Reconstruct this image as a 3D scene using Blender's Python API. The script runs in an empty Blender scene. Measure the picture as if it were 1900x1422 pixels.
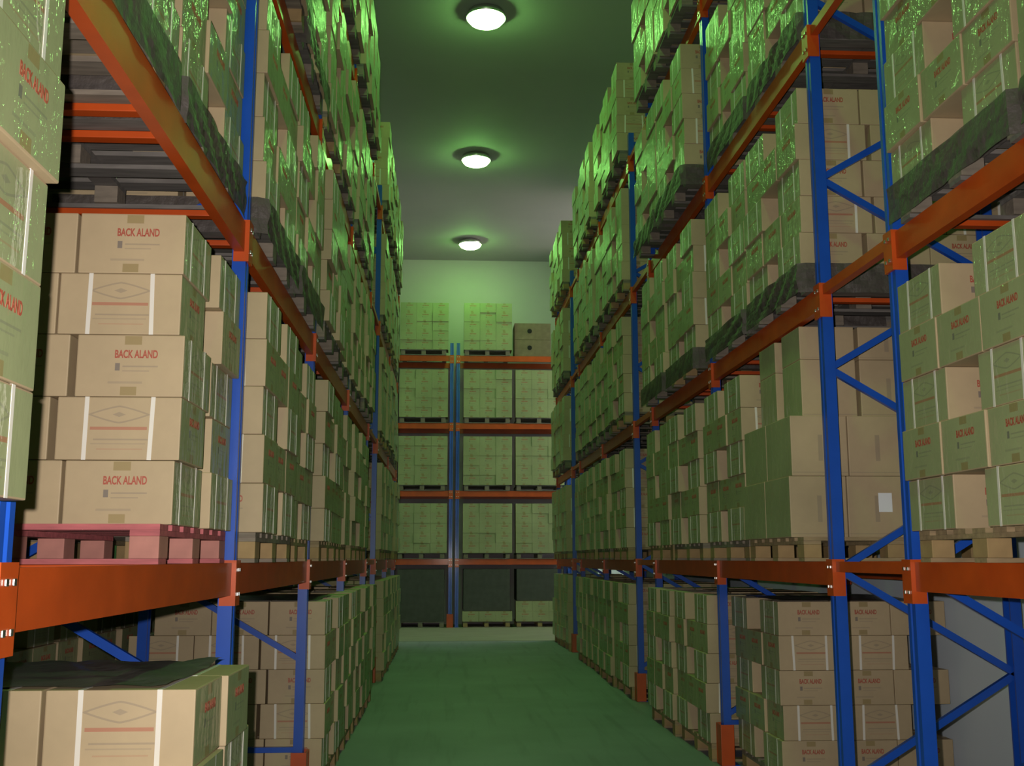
import bpy, bmesh, math, random
from mathutils import Matrix, Vector
from mathutils.bvhtree import BVHTree

S = bpy.context.scene
COL = S.collection
rnd = random.Random(7)

# ------------------------------------------------------------------ camera
F_PX = 2004.77
CAM = Vector((0.0, 0.0, 1.55))
FW = Vector((0.05748671, 0.98543747, 0.16002585))
RT = Vector((0.998310882, -0.0580910221, -0.000903233))
UP = Vector((-0.00840599, -0.15980747, 0.98711241))
cd = bpy.data.cameras.new('camera')
cd.sensor_width = 36.0
cd.lens = F_PX / 1900.0 * 36.0
cd.clip_start = 0.05
cam = bpy.data.objects.new('camera', cd)
cam.matrix_world = Matrix(((RT.x, UP.x, -FW.x, CAM.x), (RT.y, UP.y, -FW.y, CAM.y), (RT.z, UP.z, -FW.z, CAM.z), (0, 0, 0, 1)))
COL.objects.link(cam)
S.camera = cam

# ------------------------------------------------------------------ view, world, lights
S.view_settings.view_transform = 'Standard'
S.view_settings.look = 'None'
S.view_settings.gamma = 1.0
S.view_settings.exposure = 0.0
S.view_settings.use_curve_mapping = False
w = bpy.data.worlds.new('world')
S.world = w
w.use_nodes = True
w.node_tree.nodes['Background'].inputs[0].default_value = (0.6, 0.75, 0.6, 1)
w.node_tree.nodes['Background'].inputs[1].default_value = 0.01

def add_light(name, kind, loc, energy, color, **kw):
    l = bpy.data.lights.new(name, kind)
    l.energy = energy
    l.color = color
    for k, v in kw.items():
        setattr(l, k, v)
    o = bpy.data.objects.new(name, l)
    o.location = loc
    COL.objects.link(o)
    return o

# the photographer's flash, just left of and above the lens
fl = add_light('camera_flash', 'SPOT', (-0.065, 0.02, 1.60), 735, (1.0, 0.93, 0.86), spot_size=math.radians(92), spot_blend=1.0, shadow_soft_size=0.012)
fl.rotation_euler = (math.radians(90 + 8.0), 0, math.radians(-4.0))
LAMP_COL = (0.33, 1.0, 0.20)             # green discharge lamps, seen against the flash's white
LAMP_POWER = 92.0
LAMP_Y = (3.0, 8.35, 13.70, 19.03, 24.46)
DAYLIGHT = 5.4                           # the tall window at the end of the cross aisle

# ------------------------------------------------------------------ materials
def nodes_of(m):
    m.use_nodes = True
    nt = m.node_tree
    return nt, nt.nodes, nt.links, nt.nodes['Principled BSDF']

def simple(name, col, rough=0.6, metal=0.0, spec=0.5, coat=0.0, noise=0.0, nscale=8.0, bump=0.0, stretch=None):
    m = bpy.data.materials.new(name)
    nt, N, L, b = nodes_of(m)
    b.inputs['Base Color'].default_value = (*col, 1)
    b.inputs['Roughness'].default_value = rough
    b.inputs['Metallic'].default_value = metal
    b.inputs['Specular IOR Level'].default_value = spec
    if coat:
        b.inputs['Coat Weight'].default_value = coat
        b.inputs['Coat Roughness'].default_value = 0.12
    if noise or bump:
        tc = N.new('ShaderNodeTexCoord')
        src = tc.outputs['Object']
        if stretch:
            mp = N.new('ShaderNodeMapping')
            mp.inputs['Scale'].default_value = stretch
            L.new(src, mp.inputs[0]); src = mp.outputs[0]
        nz = N.new('ShaderNodeTexNoise')
        nz.inputs['Scale'].default_value = nscale
        nz.inputs['Detail'].default_value = 5
        L.new(src, nz.inputs['Vector'])
        if noise:
            mr = N.new('ShaderNodeMapRange')
            mr.inputs[1].default_value = 0.25; mr.inputs[2].default_value = 0.75
            mr.inputs[3].default_value = 1 - noise; mr.inputs[4].default_value = 1 + noise
            L.new(nz.outputs['Fac'], mr.inputs[0])
            mx = N.new('ShaderNodeVectorMath'); mx.operation = 'SCALE'
            mx.inputs[0].default_value = col
            L.new(mr.outputs[0], mx.inputs['Scale'])
            L.new(mx.outputs[0], b.inputs['Base Color'])
        if bump:
            bp = N.new('ShaderNodeBump')
            bp.inputs['Strength'].default_value = bump
            bp.inputs['Distance'].default_value = 0.01
            L.new(nz.outputs['Fac'], bp.inputs['Height'])
            L.new(bp.outputs[0], b.inputs['Normal'])
    return m

CARD = (0.425, 0.322, 0.195)
LAMP_TINT = (0.70, 1.0, 0.86)            # green lamp cast on the aisle faces, painted into the filmed cardboard

def carton_mat(name, face, straps, film=False):
    """cardboard under clear film; the print is laid out in the face's own UV square"""
    m = bpy.data.materials.new(name)
    nt, N, L, b = nodes_of(m)
    b.inputs['Roughness'].default_value = 0.62
    uvn = N.new('ShaderNodeUVMap'); uvn.uv_map = 'UVMap'
    sep = N.new('ShaderNodeSeparateXYZ'); L.new(uvn.outputs[0], sep.inputs[0])
    U, V = sep.outputs[0], sep.outputs[1]
    tc = N.new('ShaderNodeTexCoord')
    geo = N.new('ShaderNodeNewGeometry')

    def M(op, a, c=None, d=None, clamp=False):
        n = N.new('ShaderNodeMath'); n.operation = op; n.use_clamp = clamp
        for i, x in enumerate((a, c, d)):
            if x is None:
                continue
            if isinstance(x, (int, float)):
                n.inputs[i].default_value = x
            else:
                L.new(x, n.inputs[i])
        return n.outputs[0]

    def box(u0, u1, v0, v1):
        a = M('MULTIPLY', M('GREATER_THAN', U, u0), M('LESS_THAN', U, u1))
        c = M('MULTIPLY', M('GREATER_THAN', V, v0), M('LESS_THAN', V, v1))
        return M('MULTIPLY', a, c)

    def noise(scale, detail=3, src=None):
        n = N.new('ShaderNodeTexNoise'); n.inputs['Scale'].default_value = scale; n.inputs['Detail'].default_value = detail
        L.new(src if src is not None else geo.outputs['Position'], n.inputs['Vector'])
        return n.outputs['Fac']

    big = noise(1.7, 2)
    fine = noise(22.0, 4)
    shade = M('MULTIPLY_ADD', M('SUBTRACT', big, 0.5), 0.55, M('MULTIPLY_ADD', M('SUBTRACT', fine, 0.5), 0.12, 1.0))
    oi = N.new('ShaderNodeObjectInfo')
    base = N.new('ShaderNodeVectorMath'); base.operation = 'SCALE'
    base.inputs[0].default_value = tuple(c * t for c, t in zip(CARD, LAMP_TINT)) if film else CARD  # filmed faces also carry the painted lamp cast
    L.new(shade, base.inputs['Scale'])
    cur = base.outputs[0]

    def over(mask, col, amt):
        nonlocal cur
        mx = N.new('ShaderNodeMix'); mx.data_type = 'RGBA'
        L.new(M('MULTIPLY', mask, amt), mx.inputs['Factor'])
        L.new(cur, mx.inputs['A'])
        mx.inputs['B'].default_value = (*col, 1)
        cur = mx.outputs['Result']

    RED, INK, TAPE = (0.36, 0.035, 0.02), (0.10, 0.09, 0.10), (0.26, 0.19, 0.07)
    if face == 'logo':
        over(box(.44, .60, .84, 1.0), TAPE, .75)
        over(box(.42, .57, .0, .16), TAPE, .75)
        if straps:                                   # small far cartons carry the red word in the material
            glyph = M('GREATER_THAN', M('SINE', M('MULTIPLY', U, 118.0)), -0.45)
            over(M('MULTIPLY', box(.36, .76, .64, .76), glyph), RED, .75)
        over(box(.36, .405, .42, .54), INK, .7)
        over(box(.43, .76, .475, .50), INK, .3)
        over(box(.43, .68, .405, .425), INK, .25)
        over(box(.30, .62, .21, .245), INK, .22)
    elif face == 'strap':
        # flat lens-shaped emblem: outline of |u|/a + (v/b)^2
        du = M('ABSOLUTE', M('DIVIDE', M('SUBTRACT', U, .5), .24))
        dv = M('ABSOLUTE', M('DIVIDE', M('SUBTRACT', V, .72), .13))
        r = M('ADD', M('POWER', du, 1.3), dv)
        over(M('LESS_THAN', M('ABSOLUTE', M('SUBTRACT', r, 1.0)), .10), INK, .3)
        over(M('LESS_THAN', M('ADD', M('MULTIPLY', du, 4.5), M('MULTIPLY', dv, 3.2)), 1.0), INK, .3)
        over(box(.27, .73, .475, .525), RED, .5)
        over(box(.30, .74, .31, .335), INK, .3)
        over(box(.28, .72, .245, .265), INK, .2)
        over(box(.33, .70, .16, .18), RED, .2)
        if straps:
            over(box(.225, .262, 0, 1), (0.62, 0.60, 0.55), 1.0)
            over(box(.738, .775, 0, 1), (0.62, 0.60, 0.55), 1.0)
    elif face == 'tall':
        over(box(.48, .56, .25, .68), INK, .3)
        over(box(.0, 1.0, .05, .065), INK, .25)
    L.new(cur, b.inputs['Base Color'])
    if not film:
        return m
    # stretch film drawn tight over the aisle side of the load: creased, glossy top layer
    b.inputs['Coat Weight'].default_value = 0.30
    b.inputs['Coat Roughness'].default_value = 0.07
    mp = N.new('ShaderNodeMapping'); mp.inputs['Scale'].default_value = (9, 9, 4)
    L.new(geo.outputs['Position'], mp.inputs[0])
    wr = noise(1.6, 4, mp.outputs[0])
    bp = N.new('ShaderNodeBump'); bp.inputs['Strength'].default_value = 0.65; bp.inputs['Distance'].default_value = 0.04
    L.new(wr, bp.inputs['Height'])
    L.new(bp.outputs[0], b.inputs['Coat Normal'])
    return m

M_PLAIN = carton_mat('cardboard_plain', 'plain', False)
M_LOGO_N = carton_mat('cardboard_word_face', 'logo', False)
M_STRAP_N = carton_mat('cardboard_emblem_face', 'strap', False)
M_LOGO_F = carton_mat('cardboard_word_face_far', 'logo', True)
M_STRAP_F = carton_mat('cardboard_emblem_face_far', 'strap', True)
M_LOGO_NW = carton_mat('filmed_lamp_tint_word_face', 'logo', False, True)
M_STRAP_NW = carton_mat('filmed_lamp_tint_emblem_face', 'strap', False, True)
M_LOGO_FW = carton_mat('filmed_lamp_tint_word_face_far', 'logo', True, True)
M_STRAP_FW = carton_mat('filmed_lamp_tint_emblem_face_far', 'strap', True, True)
M_TALL = carton_mat('cardboard_tall', 'tall', False)
M_TALL_W = carton_mat('filmed_lamp_tint_tall', 'plain', False, True)
M_BAND = simple('white_strapping', (0.72, 0.68, 0.62), 0.35)
M_RED = simple('red_print', (0.36, 0.075, 0.045), 0.6)
M_LABEL = simple('white_paper', (0.75, 0.77, 0.80), 0.6)
M_BLUE = simple('blue_paint', (0.010, 0.075, 0.46), 0.34, noise=0.10, nscale=5, coat=0.1)
M_ORANGE = simple('orange_paint', (0.50, 0.068, 0.008), 0.42, noise=0.14, nscale=6, coat=0.06, spec=0.4)
M_STEEL = simple('bright_steel', (0.6, 0.6, 0.58), 0.3, metal=1.0)
M_WOODS = [simple('pallet_wood', (0.30, 0.215, 0.12), 0.8, noise=0.3, nscale=6, stretch=(1, 6, 6)),
           simple('weathered_wood', (0.20, 0.165, 0.13), 0.85, noise=0.3, nscale=6, stretch=(1, 6, 6)),
           simple('grey_wood', (0.15, 0.135, 0.125), 0.85, noise=0.3, nscale=6, stretch=(1, 6, 6))]
M_REDWOOD = simple('red_stained_wood', (0.40, 0.10, 0.11), 0.7, noise=0.3, nscale=7, stretch=(1, 6, 6))
M_REDBLOCK = simple('red_stained_block', (0.40, 0.17, 0.14), 0.75, noise=0.2, nscale=9)
M_BOX = simple('dark_brown_board', (0.17, 0.13, 0.075), 0.7, noise=0.2)
M_BLOCK = simple('block_wood', (0.33, 0.22, 0.10), 0.8, noise=0.2, nscale=9)
M_SHEET = simple('grey_sheet', (0.13, 0.13, 0.135), 0.38, noise=0.25, nscale=5, bump=0.5, coat=0.2)
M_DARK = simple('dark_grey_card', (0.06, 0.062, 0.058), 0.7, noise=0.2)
M_HOLE = simple('hole_black', (0.006, 0.006, 0.006), 0.9)

def film_mat():
    m = bpy.data.materials.new('clear_film')
    nt, N, L, b = nodes_of(m)
    b.inputs['Base Color'].default_value = (0.095, 0.08, 0.075, 1)
    b.inputs['Roughness'].default_value = 0.5
    b.inputs['Specular IOR Level'].default_value = 0.2
    b.inputs['Alpha'].default_value = 0.85
    tc = N.new('ShaderNodeNewGeometry')
    nz = N.new('ShaderNodeTexNoise'); nz.inputs['Scale'].default_value = 14; nz.inputs['Detail'].default_value = 5
    L.new(tc.outputs['Position'], nz.inputs['Vector'])
    bp = N.new('ShaderNodeBump'); bp.inputs['Strength'].default_value = 0.8; bp.inputs['Distance'].default_value = 0.03
    L.new(nz.outputs['Fac'], bp.inputs['Height']); L.new(bp.outputs[0], b.inputs['Normal'])
    return m
M_FILM = film_mat()

def lamp_mat():
    m = bpy.data.materials.new('lamp_glow')
    nt, N, L, b = nodes_of(m)
    N.remove(b)
    e = N.new('ShaderNodeEmission')
    e.inputs[0].default_value = (*LAMP_COL, 1)
    e.inputs[1].default_value = LAMP_POWER
    L.new(e.outputs[0], N['Material Output'].inputs[0])
    return m
M_LAMP = lamp_mat()

def floor_mat():
    m = bpy.data.materials.new('painted_floor')
    nt, N, L, b = nodes_of(m)
    tc = N.new('ShaderNodeTexCoord')
    mp = N.new('ShaderNodeMapping'); mp.inputs['Scale'].default_value = (5.0, 0.30, 1); mp.inputs['Rotation'].default_value = (0, 0, 0.05)
    L.new(tc.outputs['Object'], mp.inputs[0])
    n1 = N.new('ShaderNodeTexNoise'); n1.inputs['Scale'].default_value = 1.6; n1.inputs['Detail'].default_value = 6
    L.new(mp.outputs[0], n1.inputs['Vector'])
    n2 = N.new('ShaderNodeTexNoise'); n2.inputs['Scale'].default_value = 0.9; n2.inputs['Detail'].default_value = 6
    L.new(tc.outputs['Object'], n2.inputs['Vector'])
    r1 = N.new('ShaderNodeValToRGB')
    r1.color_ramp.elements[0].position = 0.30; r1.color_ramp.elements[0].color = (0.72, 0.72, 0.72, 1)
    r1.color_ramp.elements[1].position = 0.46; r1.color_ramp.elements[1].color = (1, 1, 1, 1)
    L.new(n1.outputs['Fac'], r1.inputs[0])
    r2 = N.new('ShaderNodeValToRGB')
    r2.color_ramp.elements[0].position = 0.3; r2.color_ramp.elements[0].color = (0.20, 0.21, 0.27, 1)
    r2.color_ramp.elements[1].position = 0.75; r2.color_ramp.elements[1].color = (0.27, 0.28, 0.36, 1)
    L.new(n2.outputs['Fac'], r2.inputs[0])
    mx = N.new('ShaderNodeMix'); mx.data_type = 'RGBA'; mx.blend_type = 'MULTIPLY'; mx.inputs['Factor'].default_value = 0.7
    L.new(r2.outputs[0], mx.inputs['A']); L.new(r1.outputs[0], mx.inputs['B'])
    L.new(mx.outputs['Result'], b.inputs['Base Color'])
    b.inputs['Roughness'].default_value = 0.55
    return m
M_FLOOR = floor_mat()
M_LITFLOOR = simple('lit_floor_band', (0.26, 0.25, 0.20), 0.6, noise=0.1, nscale=1.5)  # light on the cross-aisle floor, painted as a paler colour
M_CEIL = simple('ceiling_panel', (0.37, 0.335, 0.36), 0.8, noise=0.06, nscale=0.6)
M_ENDWALL = simple('end_wall_paint', (0.47, 0.40, 0.43), 0.75, noise=0.05, nscale=0.8)
M_WALL = simple('wall_paint', (0.74, 0.82, 0.92), 0.75, noise=0.05, nscale=0.8)

# ------------------------------------------------------------------ mesh helpers
class MB:
    def __init__(s):
        s.v, s.f, s.mi, s.uv = [], [], [], []

    def quad(s, pts, mi=0, uv=None):
        i = len(s.v); s.v += [tuple(p) for p in pts]
        s.f.append(tuple(range(i, i + len(pts)))); s.mi.append(mi)
        s.uv.append(uv or ((0, 0), (1, 0), (1, 1), (0, 1))[:len(pts)])

    def box(s, x0, x1, y0, y1, z0, z1, mis=(0, 0, 0, 0, 0, 0)):
        """faces in the order -x +x -y +y -z +z, each with an upright UV square"""
        q = s.quad
        q(((x0, y1, z0), (x0, y0, z0), (x0, y0, z1), (x0, y1, z1)), mis[0])
        q(((x1, y0, z0), (x1, y1, z0), (x1, y1, z1), (x1, y0, z1)), mis[1])
        q(((x0, y0, z0), (x1, y0, z0), (x1, y0, z1), (x0, y0, z1)), mis[2])
        q(((x1, y1, z0), (x0, y1, z0), (x0, y1, z1), (x1, y1, z1)), mis[3])
        q(((x0, y1, z0), (x1, y1, z0), (x1, y0, z0), (x0, y0, z0)), mis[4])
        q(((x0, y0, z1), (x1, y0, z1), (x1, y1, z1), (x0, y1, z1)), mis[5])

    def bar(s, a, b, wd, th, up=Vector((0, 1, 0))):
        a, b = Vector(a), Vector(b)
        d = (b - a).normalized(); u = up.normalized(); n = d.cross(u).normalized()
        c = []
        for p in (a, b):
            for su, sn in ((-1, -1), (1, -1), (1, 1), (-1, 1)):
                c.append(p + u * (su * th / 2) + n * (sn * wd / 2))
        i = len(s.v); s.v += [tuple(p) for p in c]
        for f in ((0, 1, 2, 3), (7, 6, 5, 4), (0, 4, 5, 1), (1, 5, 6, 2), (2, 6, 7, 3), (3, 7, 4, 0)):
            s.f.append(tuple(i + k for k in f)); s.mi.append(0); s.uv.append(((0, 0), (1, 0), (1, 1), (0, 1)))

    def prism(s, prof, z0, z1):
        """closed XY profile (counter-clockwise) extruded in Z"""
        n = len(prof); i = len(s.v)
        s.v += [(x, y, z0) for x, y in prof] + [(x, y, z1) for x, y in prof]
        for k in range(n):
            j = (k + 1) % n
            s.f.append((i + k, i + j, i + n + j, i + n + k)); s.mi.append(0); s.uv.append(((0, 0), (1, 0), (1, 1), (0, 1)))
        s.f.append(tuple(i + k for k in reversed(range(n)))); s.mi.append(0); s.uv.append([(0, 0)] * n)
        s.f.append(tuple(i + n + k for k in range(n))); s.mi.append(0); s.uv.append([(0, 0)] * n)

    def lathe(s, prof, seg=24, z=0.0):
        i = len(s.v); n = len(prof)
        for k in range(seg):
            a = 2 * math.pi * k / seg
            s.v += [(r * math.cos(a), r * math.sin(a), h + z) for r, h in prof]
        for k in range(seg):
            j = (k + 1) % seg
            for q in range(n - 1):
                s.f.append((i + k * n + q, i + j * n + q, i + j * n + q + 1, i + k * n + q + 1)); s.mi.append(0)
                s.uv.append(((0, 0), (1, 0), (1, 1), (0, 1)))

    def mesh(s, name, mats, bevel=0.0, smooth=False):
        me = bpy.data.meshes.new(name)
        me.from_pydata(s.v, [], s.f)
        for m in mats:
            me.materials.append(m)
        me.polygons.foreach_set('material_index', s.mi)
        ul = me.uv_layers.new(name='UVMap')
        flat = [c for f in s.uv for p in f for c in p]
        ul.data.foreach_set('uv', flat)
        if smooth:
            me.polygons.foreach_set('use_smooth', [True] * len(me.polygons))
        me.update()
        if bevel:
            bm = bmesh.new(); bm.from_mesh(me)
            bmesh.ops.remove_doubles(bm, verts=bm.verts, dist=1e-5)
            bmesh.ops.bevel(bm, geom=list(bm.edges), offset=bevel, segments=2, affect='EDGES', profile=0.6)
            bm.to_mesh(me); bm.free()
        return me

def obj(name, me, parent=None, loc=(0, 0, 0), rotz=0.0):
    o = bpy.data.objects.new(name, me)
    o.location = loc
    o.rotation_euler = (0, 0, rotz)
    COL.objects.link(o)
    if parent is not None:
        o.parent = parent
    return o

def tag(o, label, cat, group=None):
    o['label'] = label; o['category'] = cat
    if group:
        o['group'] = group
    return o

def thing(name, label, cat, loc=(0, 0, 0), rotz=0.0, group=None):
    return tag(obj(name, None, None, loc, rotz), label, cat, group)

def struct(name, me):
    o = obj(name, me); o['kind'] = 'structure'
    return o

ORD = ['first', 'second', 'third', 'fourth', 'fifth', 'sixth', 'seventh', 'eighth', 'ninth', 'tenth', 'eleventh', 'twelfth']

# ------------------------------------------------------------------ the room
XW0, XW1, YB, YE, ZC = -3.95, 3.42, -3.5, 26.2, 8.9
YC0, YC1, XC = 21.25, 24.9, 8.0          # the cross aisle runs on through the right wall to a tall window
def slab(name, mat, *b):
    m = MB(); m.box(*b); return struct(name, m.mesh(name, [mat]))
slab('floor', M_FLOOR, XW0 - .2, XC + .2, YB - .2, YE + .2, -0.12, 0.0)
slab('ceiling', M_CEIL, XW0 - .2, XC + .2, YB - .2, YE + .2, ZC, ZC + .12)
slab('wall_left', M_WALL, XW0 - .2, XW0, YB, YE, 0, ZC)
slab('wall_end', M_ENDWALL, XW0, XW1, YE, YE + .2, 0, ZC)
slab('wall_rear', M_WALL, XW0, XW1, YB - .2, YB, 0, ZC)
m = MB()
m.box(XW1, XW1 + .2, YB, YC0, 0, ZC); m.box(XW1, XW1 + .2, YC1, YE + .2, 0, ZC)
m.box(XC, XC + .2, YC0 - .2, YC1 + .2, 0, 4.2); m.box(XW1 + .2, XC, YC0 - .2, YC0, 0, ZC); m.box(XW1 + .2, XC, YC1, YC1 + .2, 0, ZC)
struct('wall_right', m.mesh('wall_right', [M_WALL]))
def window_mat():
    mt = bpy.data.materials.new('bright_window')
    nt, N, L, b = nodes_of(mt); N.remove(b)
    e = N.new('ShaderNodeEmission'); e.inputs[0].default_value = (1.0, 0.96, 0.74, 1); e.inputs[1].default_value = DAYLIGHT
    L.new(e.outputs[0], N['Material Output'].inputs[0])
    return mt
m = MB(); m.box(XC, XC + .05, YC0, YC1, 4.2, ZC - .2)
struct('window_1', m.mesh('window_1', [window_mat()]))
m = MB(); m.box(XW0, XC, 20.95, YE, 0.0, 0.004)  # thin slab carrying the painted light of the cross-aisle floor
struct('lit_strip_1', m.mesh('lit_strip_1', [M_LITFLOOR]))

# ------------------------------------------------------------------ ceiling lamps
def lamp_meshes():
    r = MB(); r.lathe([(0.0, 0.10), (0.20, 0.10), (0.25, 0.075), (0.275, -0.012), (0.262, -0.012), (0.25, 0.05), (0.0, 0.06)], 32)
    d = MB(); d.lathe([(0.248, 0.0), (0.245, -0.03), (0.215, -0.065), (0.15, -0.095), (0.075, -0.11), (0.0, -0.115)], 32)
    return r.mesh('housing', [M_STEEL], smooth=True), d.mesh('diffuser', [M_LAMP], smooth=True)
LM = lamp_meshes()
LAMP_LAB = ['bright ceiling lamp, outside the picture above the nearest bays', 'bright ceiling lamp just above the top edge of the picture',
            'largest bright ceiling lamp, nearest the camera', 'middle one of the row of three bright ceiling lamps', 'smallest bright ceiling lamp, farthest down the aisle before the end wall']
for y, lab in zip(LAMP_Y, LAMP_LAB):
    t = thing('ceiling_lamp', lab, 'lamp', (0.45, y, ZC - .10), 0, 'ceiling lamps above the aisle')
    obj('housing', LM[0], t); obj('diffuser', LM[1], t)

# ------------------------------------------------------------------ racking
ZL = (1.53, 3.08, 4.65, 6.25)           # tops of the beams
POST_H = 6.55
PW, PD = 0.062, 0.082                    # post width across the rack, depth along the aisle
XR, XL = 2.10, -0.94                     # aisle faces of the posts
R_FR = [2.37, 4.93, 5.94, 8.50, 11.06, 12.20, 14.75, 17.30, 18.45, 21.0]     # far faces of the frames
R_BAYS = [(0, 1), (2, 3), (3, 4), (5, 6), (6, 7), (8, 9)]
R_TIES = [(1, 2), (4, 5), (7, 8)]
L_FR = [-0.03, 2.42, 4.95, 7.50, 10.05, 12.60, 14.20, 16.75, 19.30]
L_BAYS = [(0, 1), (1, 2), (2, 3), (3, 4), (4, 5), (6, 7), (7, 8)]
L_TIES = [(5, 6)]
DEPTH_R, DEPTH_L = 1.03, 1.10

def post_mesh(s):
    # open channel with rolled lips, slots facing the aisle; x runs from the outer face 0 inward (s = +1 right rack)
    prof = [(0, 0), (0, .028), (.006, .034), (.006, .048), (0, .054), (0, PD), (PW, PD), (PW, PD - .012), (.012, PD - .012), (.012, .012), (PW, .012), (PW, 0)]
    p = [(s * x, y) for x, y in prof]
    if s > 0:
        p = p[::-1]
    m = MB(); m.prism(p, 0.006, POST_H)
    return m.mesh('post', [M_BLUE])
POST = {1: post_mesh(1), -1: post_mesh(-1)}

def guard_mesh(s):
    m = MB(); t = 0.012
    m.box(min(-s * .03, -s * (.03 - t)), max(-s * .03, -s * (.03 - t)), -.022, PD + .022, 0.002, .30)
    x0, x1 = sorted((-s * .03, s * (PW + .01)))
    m.box(x0, x1, -.034, -.022, 0.002, .30); m.box(x0, x1, PD + .022, PD + .034, 0.002, .30)
    return m.mesh('post_guard', [M_ORANGE], bevel=0.003)
GUARD = {1: guard_mesh(1), -1: guard_mesh(-1)}
pm = MB(); pm.box(-.01, PW + .05, -.03, PD + .03, 0.0, .006)
PLATE = pm.mesh('base_plate', [M_BLUE])

def connector_mesh(s):
    m = MB()
    m.box(*sorted((-s * .014, -s * .002)), -.007, PD + .007, -.185, .012)
    m.box(*sorted((-s * .002, s * .056)), -.007, -.001, -.185, .012)
    m.box(*sorted((-s * .002, s * .056)), PD + .001, PD + .007, -.185, .012)
    return m.mesh('beam_connector', [M_ORANGE])
def bolt_mesh(s):
    m = MB()
    m.box(*sorted((-s * .020, -s * .014)), -.008, .008, -.008, .008)
    return m.mesh('bolt', [M_STEEL], bevel=0.002)
CONN = {1: connector_mesh(1), -1: connector_mesh(-1)}
BOLT = {1: bolt_mesh(1), -1: bolt_mesh(-1)}

def frame(side, yfar, depth, x, label, grp, node0, rot=0.0, base=None, guard=True):
    """side +1: the rack goes toward +x from x"""
    t = thing('upright_frame', label, 'rack frame', (x, yfar - PD, 0) if base is None else base, rot, grp)
    obj('post', POST[side], t)
    o = obj('post', POST[-side], t, (side * depth, 0, 0))
    if guard:
        obj('post_guard', GUARD[side], t)
    pl = obj('base_plate', PLATE, t, (0 if side > 0 else -PW - .04, 0, 0))
    for z in ZL:
        c = obj('beam_connector', CONN[side], t, (0, 0, z)); c['label'] = 'orange beam connector'
        for yy in (.02, PD - .02):
            for zz in (-.03, -.135):
                obj('bolt', BOLT[side], c, (0, yy, zz))
        c = obj('beam_connector', CONN[-side], t, (side * depth, 0, z)); c['label'] = 'orange beam connector'
    a, b = side * PW * .6, side * (depth - PW * .6)
    step = 0.56 if side > 0 else 0.595
    z = node0; on_front = True
    hb = MB(); hb.bar((a, PD / 2, .31), (b, PD / 2, .31), .034, .034)
    obj('brace', hb.mesh('brace', [M_BLUE]), t)
    hb = MB(); hb.bar((a, PD / 2, POST_H - .12), (b, PD / 2, POST_H - .12), .034, .034)
    obj('brace', hb.mesh('brace', [M_BLUE]), t)
    while z + step < POST_H - .1:
        xa, xb = (a, b) if on_front else (b, a)
        br = MB(); br.bar((xa, PD / 2, z), (xb, PD / 2, z + step), .038, .030)
        obj('brace', br.mesh('brace', [M_BLUE]), t)
        z += step; on_front = not on_front
    return t

for i, y in enumerate(R_FR):
    frame(1, y, DEPTH_R, XR, 'blue upright frame with orange foot guard, %s from the camera in the right rack' % ORD[i], 'blue frames of the right rack', 0.365)
for i, y in enumerate(L_FR):
    frame(-1, y, DEPTH_L, XL, 'blue upright frame with orange foot guard, %s from the camera in the left rack' % ORD[i], 'blue frames of the left rack', 0.885)

BEAMS = {}
def beam_mesh(length, h, s, ends=True):
    key = (round(length, 3), h, s)
    if key in BEAMS:
        return BEAMS[key]
    wd = .046
    m = MB()
    # box beam with a step along its inner top edge; local y from 0 to length, aisle face at x = 0
    prof = [(0, 0), (s * wd, 0), (s * wd, h - .028), (s * .028, h - .028), (s * .028, h), (0, h)]
    n = len(prof)
    v = [(x, 0, z) for x, z in prof] + [(x, length, z) for x, z in prof]
    m.v = v
    for k in range(n):
        j = (k + 1) % n
        f = (k, j, n + j, n + k) if s < 0 else (k, n + k, n + j, j)
        m.f.append(f); m.mi.append(0); m.uv.append(((0, 0), (1, 0), (1, 1), (0, 1)))
    for f in ((tuple(range(n)), tuple(range(2 * n - 1, n - 1, -1))) if s > 0 else (tuple(reversed(range(n))), tuple(range(n, 2 * n)))):
        m.f.append(f); m.mi.append(0); m.uv.append([(0, 0)] * n)
    b = m.mesh('rack_beam', [M_ORANGE])
    BEAMS[key] = b
    return b

def add_beam(x, y0, y1, ztop, h, s, label, grp, rot=0.0, base=None):
    t = obj('rack_beam', beam_mesh(y1 - y0, h, s), None, (x, y0, ztop - h))
    tag(t, label, 'rack beam', grp); t['kind'] = 'thing'
    return t

LEV = ['lowest', 'second', 'third', 'top']
for rack, FR, BAYS, TIES, x, s, dep in (('right', R_FR, R_BAYS, R_TIES, XR, 1, DEPTH_R), ('left', L_FR, L_BAYS, L_TIES, XL, -1, DEPTH_L)):
    for bi, (a, b) in enumerate(BAYS):
        for k, z in enumerate(ZL):
            y0, y1 = FR[a] + .009, FR[b] - PD - .009
            add_beam(x + s * .006, y0, y1, z, .13 if s > 0 else .14, s, 'orange %s front beam of the %s rack, %s bay from the camera' % (LEV[k], rack, ORD[bi]), 'orange front beams of the %s rack' % rack)
            add_beam(x + s * (dep - .006), y0, y1, z, .13 if s > 0 else .14, -s, 'orange %s rear beam of the %s rack, %s bay from the camera' % (LEV[k], rack, ORD[bi]), 'orange rear beams of the %s rack' % rack)
    for bi, (a, b) in enumerate(TIES):
        for k, z in enumerate(ZL):
            y0, y1 = FR[a] + .009, FR[b] - PD - .009
            add_beam(x + s * .006, y0, y1, z, .056, s, 'short thin orange %s tie across the %s narrow gap of the %s rack' % (LEV[k], ORD[bi], rack), 'thin orange ties of the %s rack' % rack)

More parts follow.
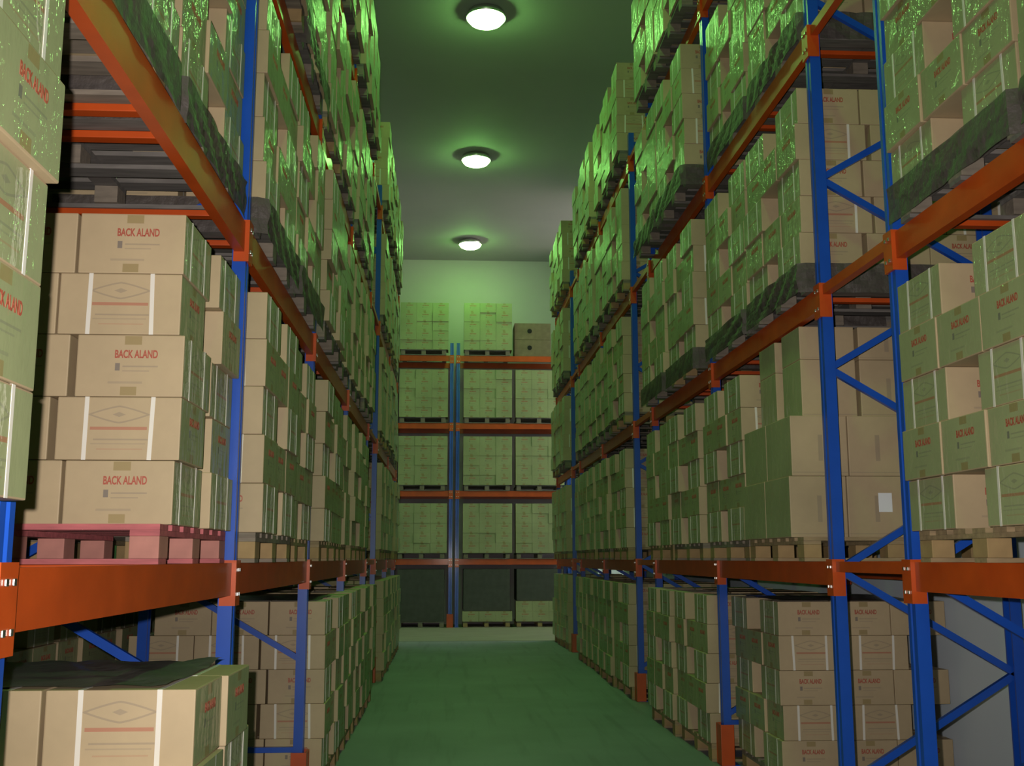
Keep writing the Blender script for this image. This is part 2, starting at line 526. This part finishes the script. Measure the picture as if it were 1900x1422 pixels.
# support bars running across the beams, under the pallets
BARS = {}
def support_bar(x0, x1, y, z, label, grp):
    key = round(x1 - x0, 3)
    if key not in BARS:
        m = MB(); m.box(0, x1 - x0, 0, .055, 0, .027); BARS[key] = m.mesh('support_bar', [M_ORANGE], bevel=0.003)
    o = obj('pallet_support_bar', BARS[key], None, (x0, y, z))
    tag(o, label, 'support bar', grp)
OFF = (.20, 1.13, 1.37, 2.27)
for rack, FR, BAYS, x, s, dep in (('right', R_FR, R_BAYS[:3], XR, 1, DEPTH_R), ('left', L_FR, L_BAYS[:4], XL, -1, DEPTH_L)):
    for bi, (a, b) in enumerate(BAYS):
        for k in range(3 if bi < 2 else 2):
            for q, of in enumerate(OFF):
                xa, xb = sorted((x + s * .036, x + s * (dep - .036)))
                support_bar(xa, xb, FR[a] + of, ZL[k] - .0275, 'orange pallet support bar, %s from the camera on the %s beams, %s bay, %s rack' % (ORD[q], LEV[k], ORD[bi], rack), 'orange support bars across the beams')

# ------------------------------------------------------------------ pallets
PAL_H = 0.135
def pallet_meshes(lx, ly):
    d = MB(); n = 7; bw = .105
    for k in range(n):
        y = k * (ly - bw) / (n - 1)
        d.box(0, lx, y, y + bw, PAL_H - .020, PAL_H)
    for k in range(3):
        x = k * (lx - .10) / 2
        d.box(x, x + .10, 0.002, ly - .002, PAL_H - .040, PAL_H - .0205)
    g = MB()
    for k in range(3):
        y = k * (ly - .10) / 2
        g.box(0, lx, y, y + .10, 0, .018)
    bl = MB(); bl.box(0, .10, 0, .12, .0185, PAL_H - .0405)
    return d, g, bl
PLX, PLY = 1.06, 1.09
_d, _g, _b = pallet_meshes(PLX, PLY)
PAL = []
for wm in M_WOODS + [M_REDWOOD]:
    PAL.append((_d.mesh('deck', [wm]), _g.mesh('bottom_boards', [wm]), _b.mesh('block', [M_REDBLOCK if wm is M_REDWOOD else M_BLOCK if wm is not M_WOODS[2] else M_WOODS[1]], bevel=.003)))
OCC = MB()                               # what may hide a carton, for the visibility count below
def pallet(x0, y0, z, kind, label, near, grp):
    t = thing('pallet', label, 'pallet', (x0, y0, z), 0, grp)
    d, g, b = PAL[kind]
    obj('deck', d, t); obj('bottom_boards', g, t)
    for ix in range(3):
        for iy in range(3):
            obj('block', b, t, (ix * (PLX - .10) / 2, iy * (PLY - .12) / 2, 0))
    OCC.box(x0, x0 + PLX, y0, y0 + PLY, z, z + PAL_H)

# ------------------------------------------------------------------ cartons: first a list, then meshes
CW, CL, CH = 0.375, 0.430, 0.2235         # width, length, height
LAYN = ['bottom layer', 'second layer', 'third layer', 'fourth layer', 'top layer']
CARTONS = []                             # x0 x1 y0 y1 z0 turned kind where
def put(x0, x1, y0, y1, z0, h, kind, turned, where, wrap=''):
    CARTONS.append(dict(b=(x0, x1, y0, y1, z0, z0 + h), kind=kind, turned=turned, where=where, wrap=wrap))

def load(side, xa, y0, z0, layers, where, full=False, lean=0.0, rows=3, chimney=True, LY=1.135, step=0.0, flip=0):
    """a brick-stacked load of cartons with its aisle face at xa; only the shell is stacked unless full"""
    for l in range(layers):
        P = ((l + flip) % 2 == 0)
        z = z0 + l * (CH + .0015)
        lay = LAYN[l] if l < layers - 1 else 'top layer'
        off = lean * l
        if P:                            # length along the aisle, word faces toward the camera
            ys = [0, LY - CL] if chimney else [0, CL + .004]
            dy, dx, nx = CL, CW, 3
        else:
            ys = [0, CW + .003, 2 * (CW + .003)] if LY > 1.09 else [0, LY - CW] if LY > .9 else [0, CW + .003]
            dy, dx, nx = CW, CL, 3
        ys = ys[:rows]
        for iy, yy in enumerate(ys):
            for ix in range(nx):
                if ix > 0 and iy > 0 and not full:
                    continue
                if ix == 2 and not P and iy > 0:
                    continue
                j = rnd.uniform(-.016, .016) if ix == 0 else 0.0
                jy = rnd.uniform(-.001, .001)
                if not P and side > 0 and xa > 2.08 and ix == 2:
                    continue
                u0 = (0 if ix == 0 else (ix * (dx + .004))) + (j if ix == 0 else .018)
                xs = sorted((xa + side * (u0 + off), xa + side * (u0 + off + dx)))
                pos = ('near corner', 'middle of aisle side', 'far corner')[iy if len(ys) == 3 else (0, 2)[iy]] if ix == 0 else ('front, beside near corner', 'front, inner end')[ix - 1]
                if iy > 0 and ix > 0:
                    pos = 'inside, %s row' % ORD[iy + ix]
                yf = y0 + yy + jy - (step if l == layers - 2 and iy == 0 else 0)
                put(xs[0], xs[1], yf, yf + dy, z, CH, 'P' if P else 'Q', not P, (pos, lay, where), ('R' if side > 0 else 'L') if ix == 0 else '')

def xj():
    return rnd.uniform(-.03, .03)

LEVW = ['lowest beams', 'second beams', 'third beams', 'top beams']
PALW = ['near pallet', 'far pallet']
SKIRTS = []
def rack_loads(rack, FR, BAYS, side, xface, skip):
    for bi, (a, b) in enumerate(BAYS):
        bay = '%s rack, %s bay' % (rack, ORD[bi])
        for lev in range(-1, 4):
            for p in range(2):
                if (bi, lev, p) in skip:
                    continue
                y0 = FR[a] + .055 + p * 1.20 + rnd.uniform(0, .02)
                xa = xface + xj()
                if rack == 'left' and lev < 0:
                    xa = -0.82
                if rack == 'left' and (bi, lev, p) == (1, 0, 1):
                    y0, xa = 3.86, -0.955
                if rack == 'left' and bi == 1 and lev in (1, 2):
                    xa = -0.97
                if rack == 'left' and bi == 0:
                    xa, y0 = -0.855, y0 - .10
                if rack == 'right' and bi == 0:
                    xa = 2.065
                if rack == 'right' and (bi, lev) == (1, 1):
                    xa = 2.05
                if rack == 'right' and (bi, lev) == (1, 2):
                    xa = 2.11
                if rack == 'right' and (bi, lev) in ((2, 2), (2, 3)):
                    xa, y0 = 1.95, y0 + .02 - .02 * p
                z = 0.0 if lev < 0 else ZL[lev] + .0005
                lv = 'floor' if lev < 0 else LEVW[lev]
                kind = rnd.choice((0, 0, 1)) if lev < 1 else rnd.choice((1, 2, 2))
                if rack == 'left' and bi == 1 and lev == 0:
                    kind = 3
                px = xa + side * .02 if side > 0 else xa - .02 - PLX
                wl = ('red-stained ' if kind == 3 else '') + 'wooden pallet under cartons, %s, %s, %s' % (('near one', 'far one')[p], lv, bay)
                pallet(px, y0 - (.13 if rack == 'left' and bi == 0 and p == 1 else .11 if kind == 3 else 0), z, kind, wl, bi < 3, 'wooden pallets of the %s rack' % rack)
                n = 5
                if bi < 3 and lev in (1, 2):
                    SKIRTS.append((rack, side, xa, y0, lev, p, bi))
                load(side, xa, y0 + .002, z + PAL_H + .001, n, '%s, %s, %s' % (PALW[p], lv, bay), full=(lev == -1 and bi < 4), LY=.96 if kind == 3 else 1.135)

SKIP_R = {(0, -1, 0), (0, -1, 1), (1, -1, 0), (1, -1, 1), (1, 0, 0)}
SKIP_L = {(0, 0, 0), (0, 1, 0), (0, 2, 0), (0, 3, 0), (0, -1, 0), (0, -1, 1), (1, -1, 0), (1, -1, 1), (1, 0, 0), (2, -1, 0), (2, -1, 1)}
rack_loads('right', R_FR, R_BAYS, 1, 2.00, SKIP_R)
rack_loads('left', L_FR, L_BAYS, -1, -0.885, SKIP_L)

# loads that stand differently from the pattern
def special(side, xa, y0, z, layers, kind, wl, where, near=True, **kw):
    px = xa + .02 if side > 0 else xa - .02 - PLX
    pallet(px, y0, z, kind, wl, near, 'wooden pallets of the %s rack' % ('right' if side > 0 else 'left'))
    load(side, xa, y0, z + PAL_H + .001, layers, where, **kw)
# left, on the floor under the nearest orange beam
pallet(-0.745 - PLX, 3.30, 0, 0, 'wooden pallet on the floor, lower of two under the low sheeted load', True, 'wooden pallets of the left rack')
special(-1, -0.725, 3.32, PAL_H + .001, 4, 0, 'wooden pallet, upper of two under the low sheeted load, left rack', 'floor pallet, left rack, second bay', full=True, LY=.864, step=.09)
# right, on the floor between third and fourth posts
special(1, 2.20, 7.27, 0, 5, 1, 'wooden pallet on the floor under cartons, right rack, second bay', 'floor pallet, right rack, second bay', full=True)
# right, lowest beams: tall plain cartons
TX, TYD, TH = 0.335, 0.49, 0.352
pallet(1.99, 6.02, ZL[0] + .0005, 0, 'pale wooden pallet under the tall plain cartons, right rack, second bay', True, 'wooden pallets of the right rack')
zb = ZL[0] + PAL_H + .0015
for l in range(4):
    for iy in range(2):
        for ix in range(3):
            if iy == 1 and ix > 0 and l < 2:
                continue
            if l == 3 and (iy, ix) == (1, 2):
                continue
            h = TH if l < 3 else .20
            ox = 1.965 + ix * (TX + .005) + (.0 if l < 2 else .13) + (.02 if l == 1 else 0) + (.02 if (l > 1 and ix > 0) else 0)
            oy = 6.14 + iy * (TYD + .004) + (.02 if l < 2 else .12)
            if l > 1 and iy == 1:
                oy += .0
            put(ox, ox + TX, oy, oy + TYD - (.14 if l > 1 else 0), zb + l * (TH + .0015), h, 'T' if l < 3 else 'S', False,
                (('aisle column', 'middle column', 'inner column')[ix] + (', rear row' if iy else ', front row'), ('bottom layer', 'second layer', 'third layer', 'top layer')[l], 'lowest beams, right rack, second bay'), 'R' if ix == 0 else '')

# the row behind the left rack, seen dimly under the beams
for q, (yy, n) in enumerate(((4.6, 5), (5.85, 5), (7.1, 5), (8.35, 5), (9.6, 5))):
    xa = -2.42
    pallet(xa - .02 - PLX, yy, 0, 1, 'wooden pallet on the floor behind the left rack, %s from the camera' % ORD[q], False, 'wooden pallets behind the left rack')
    load(-1, xa, yy, PAL_H + .001, n, 'floor, row behind left rack, %s load' % ORD[q])

# ------------------------------------------------------------------ end rack across the aisle
YER = 25.0
ex0 = 0.14
def end_rack():
    for i, x in enumerate((-2.46, 0.005, 0.155, 2.74)):
        t = frame(1, 0, 1.0, 0, 'blue upright frame of the end rack, %s' % ('hidden at its left', 'left one of the middle pair', 'right one of the middle pair', 'hidden at its right')[i], 'blue frames of the end rack', 0.365,
                  rot=math.radians(90), base=(x + PD, YER, 0), guard=(i != 2))
    for bi, (x0, x1) in enumerate(((-2.46 + PD, 0.005), (0.155 + PD, 2.74))):
        for k, z in enumerate(ZL):
            # turned so that the beam's own y runs along -x ... world x
            for fr, yy, s in (('front', YER - .002, 1), ('rear', YER + 1.0 - .004, -1)):
                t = obj('rack_beam', beam_mesh(x1 - x0 - .018, .13, s), None, (x1 - .009, yy, z - .13), math.radians(90))
                tag(t, 'orange %s %s beam of the end rack, %s of its middle posts' % (LEV[k], fr, ('left', 'right')[bi]), 'rack beam', 'orange beams of the end rack'); t['kind'] = 'thing'
end_rack()

def end_load(x0, z, layers, where, wl, kind):
    pallet(x0, YER - .03, z, kind, wl, False, 'wooden pallets of the end rack')
    zz = z + PAL_H + .001
    for l in range(layers):
        P = True
        nx, dx, dy = (3, CW, CL) if P else (2, CL, CW)
        gap = 0.0 if P else .0
        xs = [q * (CW + .003) for q in range(3)] if P else [0, 1.095 - CL]
        if not P:
            xs = [0, CL + .003]
        for q, xx in enumerate(xs):
            j = rnd.uniform(-.012, .012)
            put(x0 - .02 + xx, x0 - .02 + xx + dx, YER - .05 + j, YER - .05 + j + dy, zz + l * (CH + .0015), CH, 'P' if P else 'Q', not P,
                (('left', 'middle', 'right')[q] if P else ('left', 'right')[q], LAYN[l] if l < layers - 1 else 'top layer', where), 'F')
EX = [(-2.32, 'outer left'), (-1.15, 'inner left'), (0.345, 'inner right'), (1.56, 'outer right')]
for lev in range(4):
    for x, nm in EX:
        if lev == 3 and nm == 'outer right':
            continue
        end_load(x, ZL[lev] + .0005, 5, '%s load, %s, end rack' % (nm, LEVW[lev]), 'wooden pallet of the end rack, %s load on the %s' % (nm, LEVW[lev]), 2)
# on the floor of the end rack: two low loads and two dark sheeted ones
end_load(0.345, 0, 1, 'inner right low load, floor, end rack', 'wooden pallet of the end rack, inner right load on the floor', 1)
end_load(1.56, 0, 2, 'outer right low load, floor, end rack', 'wooden pallet of the end rack, outer right load on the floor', 1)
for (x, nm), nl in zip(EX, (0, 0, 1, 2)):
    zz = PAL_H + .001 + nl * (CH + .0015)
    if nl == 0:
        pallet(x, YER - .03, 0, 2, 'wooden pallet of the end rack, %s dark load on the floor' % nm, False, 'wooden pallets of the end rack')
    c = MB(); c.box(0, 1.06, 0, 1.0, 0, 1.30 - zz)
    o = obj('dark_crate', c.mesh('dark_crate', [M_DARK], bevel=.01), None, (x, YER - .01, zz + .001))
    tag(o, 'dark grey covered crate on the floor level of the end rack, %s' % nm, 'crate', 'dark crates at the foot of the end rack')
# two brown boxes with round hand holes on the top beams, at the right
for k in range(2):
    c = MB(); c.box(0, .86, 0, .7, 0, .40)
    t = thing('vented_box', 'brown box with one round hole, %s of two on the end rack top beams' % ('lower', 'upper')[k], 'box', (1.52, YER + .02, ZL[3] + .001 + k * .402), 0, 'brown boxes with round holes')
    obj('box_body', c.mesh('box_body', [M_BOX], bevel=.006), t)
    h = MB(); h.lathe([(0, 0), (.055, 0), (.055, .006), (0, .006)], 16)
    o = obj('hand_hole', h.mesh('hand_hole', [M_HOLE]), t, (.36, -.0005, .21)); o.rotation_euler = (math.radians(90), 0, 0)

# ------------------------------------------------------------------ which cartons show: cast rays from the camera
V, Fc, own = [], [], []
def addbox(b, who):
    x0, x1, y0, y1, z0, z1 = b; i = len(V)
    V.extend([(x0, y0, z0), (x1, y0, z0), (x1, y1, z0), (x0, y1, z0), (x0, y0, z1), (x1, y0, z1), (x1, y1, z1), (x0, y1, z1)])
    for f in ((0, 3, 2, 1), (4, 5, 6, 7), (0, 1, 5, 4), (1, 2, 6, 5), (2, 3, 7, 6), (3, 0, 4, 7)):
        Fc.append(tuple(i + k for k in f)); own.append(who)
for n, c in enumerate(CARTONS):
    addbox(c['b'], n)
for f in OCC.f:
    i = len(V); V.extend(OCC.v[k] for k in f); Fc.append(tuple(range(i, i + len(f)))); own.append(-1)
def occ(x0, x1, y0, y1, z0, z1):
    addbox((x0, x1, y0, y1, z0, z1), -1)
for FR, x, s in ((R_FR, XR, 1), (L_FR, XL, -1)):
    for y in FR:
        xs = sorted((x, x + s * PW)); occ(xs[0], xs[1], y - PD, y, 0, POST_H)
for FR, BAYS, x, s in ((R_FR, R_BAYS, XR, 1), (L_FR, L_BAYS, XL, -1)):
    for a, b in BAYS:
        for z in ZL:
            xs = sorted((x, x + s * .05)); occ(xs[0], xs[1], FR[a], FR[b], z - .13, z)
occ(-5, 5, -2, 30, -.1, 0)
bvh = BVHTree.FromPolygons(V, Fc)
hits = [0] * len(CARTONS)
GW, GH = 500, 374
for iy in range(GH):
    py = (iy + .5) / GH * 1422
    for ix in range(GW):
        px = (ix + .5) / GW * 1900
        d = FW * F_PX + RT * (px - 950) - UP * (py - 711)
        r = bvh.ray_cast(CAM, d.normalized())
        if r[2] is not None and own[r[2]] >= 0:
            hits[own[r[2]]] += 1
order = sorted(range(len(CARTONS)), key=lambda n: -hits[n])
SINGLE = [n for n in order[:296] if hits[n] > 0]
SET = set(SINGLE)
print('cartons', len(CARTONS), 'seen', sum(1 for h in hits if h), 'last single', hits[SINGLE[-1]])

# ------------------------------------------------------------------ carton meshes
CMATS = {True: [M_PLAIN, M_LOGO_N, M_STRAP_N, M_LOGO_NW, M_STRAP_NW], False: [M_PLAIN, M_LOGO_F, M_STRAP_F, M_LOGO_FW, M_STRAP_FW]}
CMESH = {}
def carton_mesh(near, kind, wrap):
    """long faces +-x carry the emblem, short faces +-y the word; a turned carton (Q) shows its +y face to the aisle"""
    key = (near, kind, wrap)
    if key not in CMESH:
        mi = [2, 2, 1, 1, 0, 0]
        if wrap:
            f = 2 if wrap == 'F' else 3 if kind == 'Q' else {'R': 0, 'L': 1}[wrap]
            mi[f] += 2
        m = MB(); m.box(-CW / 2, CW / 2, -CL / 2, CL / 2, 0, CH, mi)
        CMESH[key] = m.mesh('carton', CMATS[near], bevel=.0045)
    return CMESH[key]
bodies = {}
def box_mesh(kind, w, l, h, wrap):
    key = (kind, round(w, 3), round(l, 3), round(h, 3), wrap)
    if key not in bodies:
        m = MB(); m.box(-w / 2, w / 2, -l / 2, l / 2, 0, h, (2 if wrap else 0, 0, 1, 1, 0, 0))
        bodies[key] = m.mesh('tall_carton', [M_PLAIN, M_TALL, M_TALL_W], bevel=.005)
    return bodies[key]
def strap_mesh():
    m = MB(); y0, y1, t = -.0075, .0075, .0012
    x, h = CW / 2, CH
    m.box(-x - t, -x, y0, y1, 0, h); m.box(x, x + t, y0, y1, 0, h)
    m.box(-x - t, x + t, y0, y1, h, h + .0006)
    return m.mesh('strap', [M_BAND])
STRAP = strap_mesh()
def print_mesh():
    cu = bpy.data.curves.new('word', 'FONT')
    cu.body = 'BACK ALAND'
    cu.size = .040; cu.align_x = 'CENTER'; cu.align_y = 'CENTER'; cu.extrude = .0003; cu.offset = .0012
    o = bpy.data.objects.new('word', cu); COL.objects.link(o)
    dg = bpy.context.evaluated_depsgraph_get()
    me = bpy.data.meshes.new_from_object(o.evaluated_get(dg))
    bpy.data.objects.remove(o)
    me.name = 'printed_word'
    me.materials.clear(); me.materials.append(M_RED)
    wd = max(v.co.x for v in me.vertices) - min(v.co.x for v in me.vertices)
    for v in me.vertices:
        v.co.x *= .15 / wd
    return me
WORD = print_mesh()
lm = MB(); lm.box(-.04, .04, -.0012, 0, -.055, .055)
LABEL = lm.mesh('shipping_label', [M_LABEL])

tall_done = 0
for n in SINGLE:
    c = CARTONS[n]; x0, x1, y0, y1, z0, z1 = c['b']
    near = hits[n] > 34
    pos, lay, where = c['where']
    side_word = 'behind' if False else ''
    if c['kind'] in 'PQ':
        me = carton_mesh(near, c['kind'], c['wrap'])
        left = x0 < 0 and c['wrap'] != 'F' and y0 < 22
        rz = (-math.pi / 2 if left else math.pi / 2) if c['turned'] else 0.0
        rz += math.radians(rnd.uniform(-.04, .04))
        o = obj('carton', me, None, ((x0 + x1) / 2, (y0 + y1) / 2, z0), rz)
        o.rotation_euler.z = rz
        tag(o, 'brown carton, %s, %s, %s' % (pos, lay, where), 'carton', 'brown strapped cartons on the pallets')
        if near:
            for sy in (-.112, .112):
                st = obj('strap', STRAP, o, (0, sy + rnd.uniform(-.006, .006), 0)); st['label'] = 'white plastic strap'
                st.rotation_euler = (rnd.uniform(-.03, .03), 0, 0)
            for sg in (-1, 1):
                # the red word on a short face, only where it can be seen: toward the camera, or toward the aisle on a turned carton
                if (sg > 0) != c['turned'] or (c['turned'] and not c['wrap']):
                    continue
                wd = obj('printed_word', WORD, o, (-.02 * sg, sg * (CL / 2 + .0004), .152)); wd['label'] = 'red printed word'
                wd.rotation_euler = (math.radians(90), 0, 0 if sg < 0 else math.pi)
    else:
        o = obj('tall_carton', box_mesh(c['kind'], x1 - x0, y1 - y0, z1 - z0, c['wrap']), None, ((x0 + x1) / 2, (y0 + y1) / 2, z0))
        tag(o, 'tall plain brown carton, %s, %s, %s' % (pos, lay, where), 'carton', 'tall plain cartons')
        if lay == 'bottom layer' and pos.startswith('middle column, front'):
            o['label'] = 'tall plain brown carton with white label, bottom layer, lowest beams, right rack, second bay'
            obj('shipping_label', LABEL, o, (.055, -(y1 - y0) / 2, .20))

rest = MB()
for n, c in enumerate(CARTONS):
    if n in SET:
        continue
    x0, x1, y0, y1, z0, z1 = c['b']
    k = c['kind']
    mis = [2, 2, 1, 1, 0, 0] if k == 'P' else [1, 1, 2, 2, 0, 0] if k == 'Q' else [0, 0, 3, 0, 0, 0]
    if c['wrap'] and k in 'PQ':
        mis[{'R': 0, 'L': 1, 'F': 2}[c['wrap']]] += 3
    rest.box(x0, x1, y0, y1, z0, z1, mis)
o = obj('cartons', rest.mesh('cartons', [M_PLAIN, M_LOGO_F, M_STRAP_F, M_TALL, M_LOGO_FW, M_STRAP_FW]))
o['kind'] = 'stuff'
tag(o, 'all the smaller brown cartons stacked on the farther and higher pallets of the racks', 'cartons', 'brown strapped cartons on the pallets')

# ------------------------------------------------------------------ sheets and film
def wrinkled(nx, ny, fx, seed, amp):
    r = random.Random(seed)
    ph = [(r.uniform(4, 16), r.uniform(4, 16), r.uniform(0, 6.28)) for _ in range(5)]
    m = MB(); P = {}
    for i in range(nx + 1):
        for j in range(ny + 1):
            p, nrm = fx(i / nx, j / ny)
            a = sum(math.sin(k1 * p.x * 1.7 + k1 * p.y + k2 * p.z * 2 + q) for k1, k2, q in ph) / 5
            P[i, j] = Vector(p) + Vector(nrm) * (abs(a) * amp + .002)
    for i in range(nx):
        for j in range(ny):
            m.quad((P[i, j], P[i + 1, j], P[i + 1, j + 1], P[i, j + 1]))
    return m

def top_sheet(x0, x1, y0, y1, z, label, seed, drop=0.0):
    def fx(u, v):
        return Vector((x0 + (x1 - x0) * u, y0 + (y1 - y0) * v, z)), Vector((0, 0, 1))
    me = wrinkled(22, 22, fx, seed, .018).mesh('top_sheet', [M_SHEET], smooth=True)
    tag(obj('top_sheet', me), label, 'plastic sheet', 'grey sheets over floor loads')
t5 = PAL_H + .001 + 5 * (CH + .0015)
top_sheet(-0.83 - 1.05, -0.83, 3.36, 4.16, 2 * PAL_H + .002 + 4 * (CH + .0015), 'dark grey plastic sheet on the low carton load under the nearest orange beam', 3)
top_sheet(-0.90 - 1.0, -0.90, 7.62, 8.62, t5, 'dark grey plastic sheet on the floor load behind the left posts', 5)
top_sheet(2.26, 3.26, 7.35, 8.38, t5, 'dark grey plastic sheet on the floor load behind the right posts', 6)

def skirt(side, xa, y0, z, label, seed):
    """film wound round the pallet on the aisle side and the near end"""
    L1, L2 = 1.10, 1.0
    def fx(u, v):
        q = u * (L1 + L2)
        zz = z + PAL_H + .035 - v * (PAL_H + .04)
        if q < L1:
            return Vector((xa - side * .026, y0 + L1 - q, zz)), Vector((-side, 0, 0))
        return Vector((xa - side * .026 + side * (q - L1), y0 - .010, zz)), Vector((0, -1, 0))
    me = wrinkled(46, 7, fx, seed, .020).mesh('film_skirt', [M_FILM], smooth=True)
    tag(obj('film_skirt', me), label, 'stretch film', 'crumpled film wound round the pallets')
for q, (rack, side, xa, y0, lev, p, bi) in enumerate(SKIRTS):
    skirt(side, xa, y0, ZL[lev], 'crumpled grey film round the %s, %s, %s rack, %s bay' % (PALW[p], LEVW[lev], rack, ORD[bi]), 20 + q)
